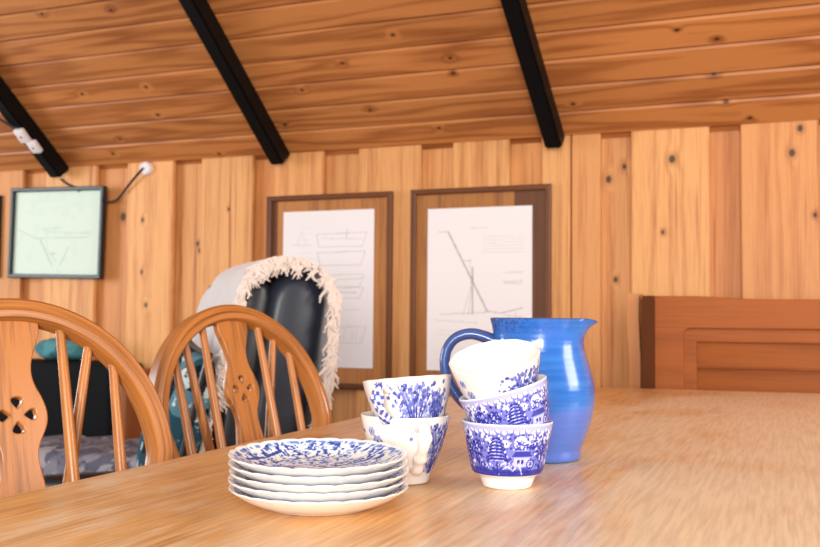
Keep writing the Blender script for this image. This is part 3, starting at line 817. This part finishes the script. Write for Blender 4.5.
def canvas_boats():
    W, H = 140, 220; C = np.zeros((H, W)); k = dict(wrap=False)
    rng = np.random.default_rng(2)
    def hull(x0, x1, y0, y1, v):
        line(C, x0, y1, x1, y1 + 1, .6, v, **k); line(C, x0 + 4, y0, x1 - 6, y0, .6, v, **k); line(C, x0, y1, x0 + 4, y0, .6, v, **k); line(C, x1, y1, x1 - 6, y0, .6, v, **k)
    hull(52, 128, 168, 186, .35); line(C, 60, 180, 120, 178, .6, .25, **k); line(C, 98, 178, 99, 192, .6, .5, **k)
    line(C, 22, 172, 30, 190, .6, .25, **k); line(C, 30, 190, 36, 172, .6, .25, **k); line(C, 14, 171, 44, 171, .6, .25, **k)
    hull(54, 126, 142, 160, .4); line(C, 54, 160, 58, 142, .6, .4, **k)
    hull(50, 124, 112, 128, .3); line(C, 60, 120, 126, 124, .6, .35, **k)
    hull(78, 124, 96, 110, .35); line(C, 80, 104, 112, 104, 1.0, .5, **k)
    line(C, 84, 80, 118, 80, .6, .25, **k); hull(80, 128, 34, 56, .3)
    for x in range(84, 124, 6): line(C, x, 38, x + 1, 38 + rng.random() * 22, .5, .3, **k)
    for y in range(70, 204, 9): line(C, 20 + rng.random() * 10, y, 46, y, .4, .12, **k)
    return C
def canvas_rig():
    W, H = 140, 200; C = np.zeros((H, W)); k = dict(wrap=False)
    s = W / 435.
    def Q(x, y): return (x - 38) * s, H - (y - 60) * s
    def ln(x0, y0, x1, y1, w, v): a = Q(x0, y0); b = Q(x1, y1); line(C, a[0], a[1], b[0], b[1], w, v, **k)
    ln(125, 152, 290, 455, 1.0, .62); ln(85, 153, 126, 152, .6, .4)
    ln(228, 290, 230, 466, .9, .55); ln(195, 266, 222, 264, .7, .45); ln(228, 345, 190, 466, .6, .35); ln(228, 345, 212, 466, .6, .35); ln(228, 345, 215, 258, .6, .3); ln(228, 330, 228, 346, 1.6, .7)
    ln(95, 468, 310, 458, .6, .4); ln(290, 455, 345, 462, .7, .45); ln(345, 462, 432, 442, .7, .5); ln(405, 460, 405, 500, .7, .45)
    ln(75, 490, 250, 500, .6, .25); ln(360, 470, 440, 476, .6, .3)
    for y in range(175, 238, 12): ln(270, y, 440, y - 2, .5, .16)
    for y in (312, 345, 352): ln(356, y, 432, y - 3, .9, .22)
    ln(215, 143, 290, 140, .7, .18)
    for y in (530, 545, 600, 640, 690): ln(80, y, 420, y - 4, .5, .18)
    return C
def canvas_sketch():
    W, H = 150, 112; C = np.zeros((H, W)); k = dict(wrap=False)
    s = 150 / 445.
    def ln(x0, y0, x1, y1, w, v): line(C, (x0 - 68) * s, H - (y0 - 52) * s, (x1 - 68) * s, H - (y1 - 52) * s, w, v, **k)
    ln(90, 205, 180, 240, .9, .4); ln(180, 240, 450, 236, .9, .4); ln(220, 205, 310, 200, .8, .35); ln(220, 215, 465, 224, .8, .3); ln(330, 225, 460, 215, .8, .3)
    ln(208, 245, 272, 345, 1.0, .65); ln(350, 272, 312, 340, 1.0, .5); ln(255, 290, 290, 330, .8, .45); ln(265, 302, 280, 298, 1.6, .5); ln(300, 350, 302, 400, .7, .3)
    ln(230, 200, 250, 300, .6, .3); ln(90, 100, 300, 96, .6, .15)
    rng = np.random.default_rng(3)
    for _ in range(40): ln(100 + rng.random() * 380, 330 + rng.random() * 120, 100 + rng.random() * 380, 330 + rng.random() * 120, .5, .08) if _ % 5 == 0 else disc(C, rng.random() * W, rng.random() * H, 3 + 4 * rng.random(), .07, wrap=False)
    return C

def framed(x0, x1, z0, z1, bar, paper_box, C, label, dark):
    w, h = x1 - x0, z1 - z0; cx = (x0 + x1) / 2
    e = empty('framed_drawing', (cx, WALL_Y - .001, z0), 0, label, 'picture', 'ship drawings in brown frames')
    frame_bars(w, h, bar, .02).build('frame', M_frame, e, sharp=30)
    m = MB()
    # veneered mount of vertical boards
    m.box((0, -.004, h / 2), (w - bar * 1.2, .006, h - bar * 1.2)); mt = m.build('mount', M_mount, e, smooth=False)
    for (d0, d1) in dark:
        MB().box(((d0 + d1) / 2 - cx, -.0062, h / 2), (d1 - d0, .002, h - bar * 1.6)).build('veneer_strip', M_mountd, mt, smooth=False)
    px0, px1, pz0, pz1 = paper_box
    me = grid_sheet('drawing', px1 - px0, pz1 - pz0, C)
    o = link('drawing', me, M_paper, mt); o.location = ((px0 + px1) / 2 - cx, -.0085, pz0 - z0)
framed(-1.785, -1.284, .668, 1.363, .019, (-1.718, -1.354, .742, 1.304), canvas_boats(), 'brown framed sheet of faint boat drawings, hanging left, behind the throw-draped armchair', [(-1.768, -1.742)])
framed(-1.213, -.719, .668, 1.364, .019, (-1.152, -.783, .742, 1.296), canvas_rig(), 'brown framed drawing of a slanting mast, hanging right, behind the jug', [(-.845, -.737)])

pe = empty('framed_picture', (-2.774, WALL_Y - .001, 1.069), 0, 'small dark framed pale green sketch hanging on the left of wall', 'picture')
pe.rotation_euler = (0, R(1.2), 0)
frame_bars(.478, .372, .016, .024).build('frame', M_dkframe, pe, sharp=30)
o = link('sketch', grid_sheet('sketch', .462, .355, canvas_sketch() * .6), M_print, pe); o.location = (0, -.006, .0085)
pe = empty('framed_picture', (-3.32, WALL_Y - .001, 1.075), 0, 'dark picture frame cut off by the far left edge of photo', 'picture')
frame_bars(.5, .345, .02, .024).build('frame', M_dkframe, pe, sharp=30)
o = link('sketch', grid_sheet('sketch', .47, .32, np.zeros((6, 6))), M_print, pe); o.location = (0, -.006, .012)

# ------------------------------------------------------------------ bench behind the table end
be = empty('settle_bench', (0, 0, 0), 0, 'reddish wooden settle bench with panelled back behind the table end', 'bench')
BY = 2.60; BX0, BX1 = -.33, 1.10; BT = .981
def plate_with_hole(x0, x1, z0, z1, hx0, hx1, hz0, hz1, rad, y, d, name, mat):
    lp = [(x0, z0), (x1, z0), (x1, z1 - .012), (x0 + .25, z1 - .008), (x0 + .11, z1), (x0, z1)]
    hole = []
    for (cx, cz, a0) in ((hx1 - rad, hz1 - rad, 0), (hx0 + rad, hz1 - rad, 90), (hx0 + rad, hz0 + rad, 180), (hx1 - rad, hz0 + rad, 270)):
        for t in np.linspace(R(a0), R(a0 + 90), 7): hole.append((cx + rad * math.cos(t), cz + rad * math.sin(t)))
    me = curve_mesh(name, [lp, hole], d, .003)
    me.transform(Matrix(((1, 0, 0, 0), (0, 0, -1, y + d / 2), (0, 1, 0, 0), (0, 0, 0, 1))))
    return link(name, me, mat, be)
bf = plate_with_hole(BX0, BX1, .50, BT, -.26, 1.03, .56, .902, .02, BY, .026, 'back_frame', M_bench)
pb = plate_with_hole(-.262, 1.032, .555, .905, -.2276, .998, .59, .866, .002, BY + .010, .016, 'panel_border', M_bench)
MB().box((.385, BY + .026, .73), (1.29, .010, .34), .001).build('panel', M_bench, bf)
pb.parent = bf
MB().box((.385, BY + .0175, .797), (1.222, .011, .006), .002).build('shadow_edge_strip', M_bench, bf)  # added strip standing in for the shadow edge across the back
# end of the settle: flat dark stile and a curved lighter end board behind it
m = MB()
m.sweep([Vector((-.347, BY + .012, z)) for z in (0, .3, .6, .9, .972, .985)], [(-.017, -.03), (.017, -.03), (.017, .03), (-.017, .03)], up=Vector((0, 1, 0)), scale=[1, 1, 1, 1, 1, .8])
m.build('stile', M_benchd, be, sharp=30)
m = MB()
pth = [(-.395, 0), (-.392, .4), (-.386, .72), (-.384, .80), (-.388, .86), (-.3905, .93), (-.390, .975), (-.388, .992)]
m.sweep([Vector((x, BY + .04, z)) for x, z in chaikin(pth, 2)], [(-.017, -.04), (.013, -.04), (.013, .04), (-.017, .04)], up=Vector((0, 1, 0)))
m.build('end_board', M_benchv, be, sharp=30)
MB().box((.375, BY - .20, .44), (1.46, .40, .03), .006).build('seat', M_bench, be)
MB().box((.375, BY - .36, .23), (1.40, .02, .40), .003).build('seat_front', M_bench, be)
for lx in (-.30, 1.05): MB().box((lx, BY - .2, .2125), (.04, .34, .425), .004).build('leg', M_bench, be)

# ------------------------------------------------------------------ armchair with throw
def soft_box(c, d, p=4.0, n=24, noise=0.0, seed=0):
    """superellipsoid cushion"""
    V = []; F = []
    rng = np.random.default_rng(seed); a = rng.random(6) * 6
    nu, nv = n * 2, n
    for i in range(nv + 1):
        ph = -PI / 2 + PI * i / nv
        for j in range(nu):
            th = 2 * PI * j / nu
            v = np.array([math.cos(ph) * math.cos(th), math.cos(ph) * math.sin(th), math.sin(ph)])
            q = (np.abs(v) ** p).sum() ** (-1 / p); v = v * q
            w = 1 + noise * (math.sin(5 * v[0] + a[0]) * math.sin(4 * v[2] + a[1]) + .6 * math.sin(7 * v[1] + a[2] + 3 * v[2]))
            V.append(tuple(v * np.array(d) / 2 * w + np.array(c)))
    for i in range(nv):
        for j in range(nu): F.append((i * nu + j, i * nu + (j + 1) % nu, (i + 1) * nu + (j + 1) % nu, (i + 1) * nu + j))
    return V, F

AZ = R(-45)
ar = empty('armchair', (-1.435, 2.165, 0), AZ, 'dark navy leather armchair with tall rounded back under the throw', 'armchair')
LB = R(9.5)
def lean_pt(x, y, z):   # lean the backrest about z=.42, y=0
    dz = z - .42
    return Vector((x, y * math.cos(LB) + dz * math.sin(LB), .42 + dz * math.cos(LB) - y * math.sin(LB)))
def capsule(y0, y1, z0, z1, x0, x1, name, mat, rnd=.03, topr=None):
    """profile with rounded top in (y,z), extruded along x with rounded rims"""
    hw = (y1 - y0) / 2; cy = (y0 + y1) / 2
    prof = [(y0, z0), (y0, z1 - hw)] + [(cy - hw * math.cos(t), z1 - hw + hw * math.sin(t)) for t in np.linspace(0, PI, 15)[1:-1]] + [(y1, z1 - hw), (y1, z0)]
    prof = [(a, b) for a, b in resample(prof, .03)]
    n = len(prof); V = []; F = []
    cz = (z0 + z1) / 2
    rings = [(x0, 1 - rnd * 2.2 / hw * .45), (x0 + rnd * .25, 1 - rnd / hw * .35), (x0 + rnd, 1.0)] + [(x, 1.0) for x in np.linspace(x0 + rnd, x1 - rnd, 6)[1:-1]] + [(x1 - rnd, 1.0), (x1 - rnd * .25, 1 - rnd / hw * .35), (x1, 1 - rnd * 2.2 / hw * .45)]
    for (x, k) in rings:
        sh = (1 - k) * hw
        for (a, b) in prof:
            V.append(lean_pt(x, cy + (a - cy) * k, cz + (b - cz) * (1 - sh / (z1 - z0) * 2)))
    for i in range(len(rings) - 1):
        for j in range(n): F.append((i * n + j, i * n + (j + 1) % n, (i + 1) * n + (j + 1) % n, (i + 1) * n + j))
    F.append(tuple(range(n))); F.append(tuple((len(rings) - 1) * n + j for j in range(n)))
    m = MB(); m.add(V, F); return m.build(name, mat, ar, sharp=50)
capsule(-.065, .010, .44, 1.02, -.25, .258, 'back_cushion', M_leatherb, .02)
capsule(.0, .150, .30, 1.055, -.25, .268, 'backrest', M_leather, .03)
m = MB(); V, F = soft_box((0, -.27, .385), (.58, .46, .13), 5); m.add(V, F); m.build('seat_cushion', M_leatherb, ar)
for sx in (-1, 1):
    m = MB(); m.box((sx * .335, -.18, .32), (.075, .46, .30), .03, seg=4); m.build('armrest', M_leatherb, ar)
m = MB(); m.box((0, -.18, .20), (.62, .48, .22), .02); m.build('base', M_leatherb, ar)
for (lx, ly) in ((-.24, -.36), (.24, -.36), (-.24, .03), (.24, .03)): MB().tube([Vector((lx, ly, 0)), Vector((lx, ly, .12))], .022, 12).build('leg', M_copper, ar)

# throw draped over the backrest
def drape():
    hw = .098; cy = .042; ztop = 1.082
    prof = [(-.115, .56), (-.105, .70), (-.095, .83), (-.084, .93)] + [(cy - (hw + .02) * math.cos(t), ztop - hw + hw * math.sin(t)) for t in np.linspace(.2, PI - .1, 13)] + [(.166, .92), (.178, .82), (.186, .72), (.19, .63)]
    prof = resample(chaikin(prof, 2), .018)
    nx = 40; V = []; UV = []
    for i in range(nx):
        u = i / (nx - 1); x = -.30 + .595 * u
        for k, (a, b) in enumerate(prof):
            t = k / (len(prof) - 1)
            rip = .009 * math.sin(u * 15 + 3 * t) * abs(2 * t - 1) + .005 * math.sin(u * 31 + 5 * t)
            down = .012 * math.sin(u * 9)
            far = max(0.0, (-.02 - x) / .28); arch = .20 * (1 - math.sqrt(max(0.0, 1 - far ** 2)))   # rounded far shoulder
            p = lean_pt(x + .006 * math.sin(9 * t), a + (rip + .002) * (1 if t > .5 else -1) , b + down * (abs(2 * t - 1) ** 3) - arch * max(0.0, min(1.0, (b - .6) / .45)))
            V.append(p); UV.append((u * .6, t * 1.1))
    n = len(prof); F = [(i * n + j, i * n + j + 1, (i + 1) * n + j + 1, (i + 1) * n + j) for i in range(nx - 1) for j in range(n - 1)]
    me = mesh('throw_blanket', V, F, True, 80, UV)
    edge = [Vector(V[(nx - 1) * n + j]) for j in range(n)]
    hem = [Vector(V[i * n + n - 1]) for i in range(nx)]
    return me, edge, hem
me, edge, hem = drape()
th = link('throw_blanket', me, M_throw)
th.location = ar.location; th.rotation_euler = ar.rotation_euler
md = th.modifiers.new('thick', 'SOLIDIFY'); md.thickness = .006; md.offset = 1
tag(th, 'pale grey throw with cream tassels draped over the armchair back', 'blanket')
m = MB(); rng = np.random.default_rng(6)
ez = np.array([tuple(p) for p in edge]); dd = np.r_[0, np.cumsum(np.linalg.norm(np.diff(ez, axis=0), axis=1))]
ctr = Vector((0, .14, .62))
for i in range(430):
    t = rng.random() ** .8 * dd[-1]
    p = Vector([np.interp(t, dd, ez[:, k]) for k in range(3)])
    inward = (Vector((0, ctr.y - p.y, ctr.z - p.z))).normalized()
    g = Vector((.05, inward.y * .5, -1.0 + inward.z * .2)).normalized()
    if t < dd[-1] * .36: g = Vector((.05, .35 + rng.normal() * .15, -.85)).normalized()
    L = .020 + .032 * rng.random() + (.02 if t > dd[-1] * .62 else 0)
    a = p + Vector((.004 + .008 * rng.random(), 0, 0)); w = rng.normal(size=2) * .008
    q = [a, a + g * L * .4 + Vector((.006, w[0], 0)), a + g * L * .75 + Vector((.006 + .006 * rng.random(), w[0] + w[1], 0)), a + g * L + Vector((.004, w[1] * 1.5, 0))]
    m.tube(q, 0.0024 + .002 * rng.random(), 6, scale=[1, 1.1, .9, .45])
for p in hem:
    for _ in range(3):
        a = p + Vector((rng.normal() * .006, .003, 0)); L = .08 + .04 * rng.random()
        m.tube([a, a + Vector((rng.normal() * .006, .004, -L * .5)), a + Vector((rng.normal() * .01, .004, -L))], .004, 6, scale=[1, 1.1, .5])
f = m.build('fringe', M_fringe, th); f['kind'] = 'stuff'; f['label'] = 'cream tassel fringe'

# printed cushion on the armchair seat
def cushion(name, loc, rot, d, mat, label, pipe=None):
    e = empty(name, loc, 0, label, 'cushion'); e.rotation_euler = rot
    V = []; F = []; N = 22
    for side in (1, -1):
        for i in range(N + 1):
            for j in range(N + 1):
                u, v = i / N * 2 - 1, j / N * 2 - 1
                pin = 1 - .07 * (1 - abs(u) ** 2) * abs(v) ** 3 - .0
                pin2 = 1 - .07 * (1 - abs(v) ** 2) * abs(u) ** 3
                h = ((1 - u ** 4) * (1 - v ** 4)) ** .5
                V.append((u * d[0] / 2 * pin2, side * h * d[1] / 2, v * d[2] / 2 * pin))
    n = (N + 1) ** 2
    for s in (0, 1):
        for i in range(N):
            for j in range(N):
                q = (s * n + i * (N + 1) + j, s * n + (i + 1) * (N + 1) + j, s * n + (i + 1) * (N + 1) + j + 1, s * n + i * (N + 1) + j + 1)
                F.append(q if s == 0 else q[::-1])
    me = mesh('cover', V, F, True, 80)
    bm = bmesh.new(); bm.from_mesh(me); bmesh.ops.remove_doubles(bm, verts=bm.verts, dist=1e-5); bmesh.ops.recalc_face_normals(bm, faces=bm.faces); bm.to_mesh(me); bm.free()
    link('cover', me, mat, e)
    if pipe:
        P = []
        for k in range(80):
            a = 2 * PI * k / 80; c, s_ = math.cos(a), math.sin(a); q = max(abs(c), abs(s_)); u, v = c / q, s_ / q
            P.append(Vector((u * d[0] / 2 * (1 - .07 * (1 - v * v) * abs(u) ** 3), 0, v * d[2] / 2 * (1 - .07 * (1 - u * u) * abs(v) ** 3))))
        MB().tube(P, .008, 8, closed=True, up=Vector((0, 1, 0))).build('piping', pipe, e)
    return e
cu = cushion('cushion', (-1.375, 1.93, .665), (R(-12), R(8), R(-45)), (.34, .11, .40), M_teal, 'teal and black printed cushion propped on the armchair seat', M_leatherb)

# ------------------------------------------------------------------ sofa at the left of the wall
so = empty('sofa', (0, 0, 0), 0, 'black sofa with wooden side panel against wall at left', 'sofa')
MB().box((-3.0, 2.93, .52), (1.42, .20, .45), .03, seg=3).build('backrest', M_sofa, so)
V, F = soft_box((-2.79, 2.63, .36), (1.84, .40, .20), 7); m = MB(); m.add(V, F); m.build('seat_cushion', M_sofa, so)
MB().box((-2.79, 2.64, .18), (1.80, .38, .20), .02).build('base', M_sofa, so)
for sx in (-3.74, -2.25): MB().box((sx, 2.93, .36), (.06, .22, .72), .01).build('side_panel', M_sidewood, so)
for lx, ly in ((-3.6, 2.50), (-2.0, 2.50), (-3.6, 2.78), (-2.0, 2.78)): MB().tube([Vector((lx, ly, 0)), Vector((lx, ly, .08))], .025, 12).build('leg', M_black, so)
m = MB(); pr = chaikin([(2.78, .472), (2.65, .476), (2.50, .476), (2.418, .466), (2.410, .38), (2.408, .20)], 2)
m.sweep([Vector((-2.15, a, b)) for a, b in pr], [(-.30, 0), (.30, 0)] + [(.30 - .6 * k / 12, .014 + .006 * math.sin(k * 2.1)) for k in range(13)], up=Vector((0, -.5, .86)))
tag(m.build('folded_blanket', M_grey), 'grey and lilac patterned blanket spread over the black sofa seat', 'blanket')
m = MB(); V, F = soft_box((-2.60, 2.93, .788), (.22, .16, .085), 2.6, noise=.05, seed=3); m.add(V, F)
tag(m.build('rolled_cloth', M_teal2), 'small teal bundle of cloth lying on the sofa back', 'cloth')

# ------------------------------------------------------------------ cables and fittings
def on_ceiling(x, s, off): return Vector((x, 0, 0)) + O0 + us * s + ns * off
bo = empty('socket_block', (0, 0, 0), 0, 'pale two-part socket block fixed under the far left ceiling beam', 'socket')
rz = Matrix.Rotation(R(4), 3, 'Z')
for (xx, s_, ln_) in ((-2.742, .242, .062), (-2.722, .186, .056)):
    h = MB().box(on_ceiling(xx, s_, .082), (.045, ln_, .020), .005, rot=rot40).build('housing', M_white, bo)
    MB().box(on_ceiling(xx, s_, .0925), (.007, .007, .003), .001, rot=rot40).build('cover_screw', M_copper, h)
m = MB(); m.tube(chaikin([on_ceiling(-3.05, .42, .012), on_ceiling(-2.92, .40, .035), on_ceiling(-2.80, .335, .082), on_ceiling(-2.75, .28, .083)], 3), .005, 8)
tag(m.build('cable', M_cable), 'black cable running from the left edge into the socket block', 'cable')
m = MB(); m.tube(chaikin([Vector((-2.757, WALL_Y - .007, 1.475)), Vector((-2.73, WALL_Y - .008, 1.455)), Vector((-2.68, WALL_Y - .008, 1.437)), Vector((-2.66, WALL_Y - .01, 1.42))], 3), .004, 8)
tag(m.build('cable', M_cable), 'short thin cable from beam end down to the small dark framed sketch', 'cable')
jb = empty('junction_box', (-2.335, WALL_Y, 1.497), 0, 'small white cable outlet box high on the wall under the ceiling', 'junction box')
V, F, _ = lathe([(0, .02), (.02, .02), (.026, .016), (.028, 0), (0, 0)], 24)
mm = MB(); mm.add([(v[0], -v[2], v[1]) for v in V], F); mm.build('housing', M_white, jb, sharp=30)
m = MB(); m.tube(chaikin([Vector((-2.338, WALL_Y - .022, 1.497)), Vector((-2.38, WALL_Y - .022, 1.46)), Vector((-2.43, WALL_Y - .014, 1.415)), Vector((-2.470, WALL_Y - .010, 1.375)), Vector((-2.515, WALL_Y - .010, 1.37)), Vector((-2.53, WALL_Y - .03, 1.38))], 3), .0045, 8)
tag(m.build('cable', M_cable), 'dark cable hanging from the white outlet box to the sketch frame', 'cable')
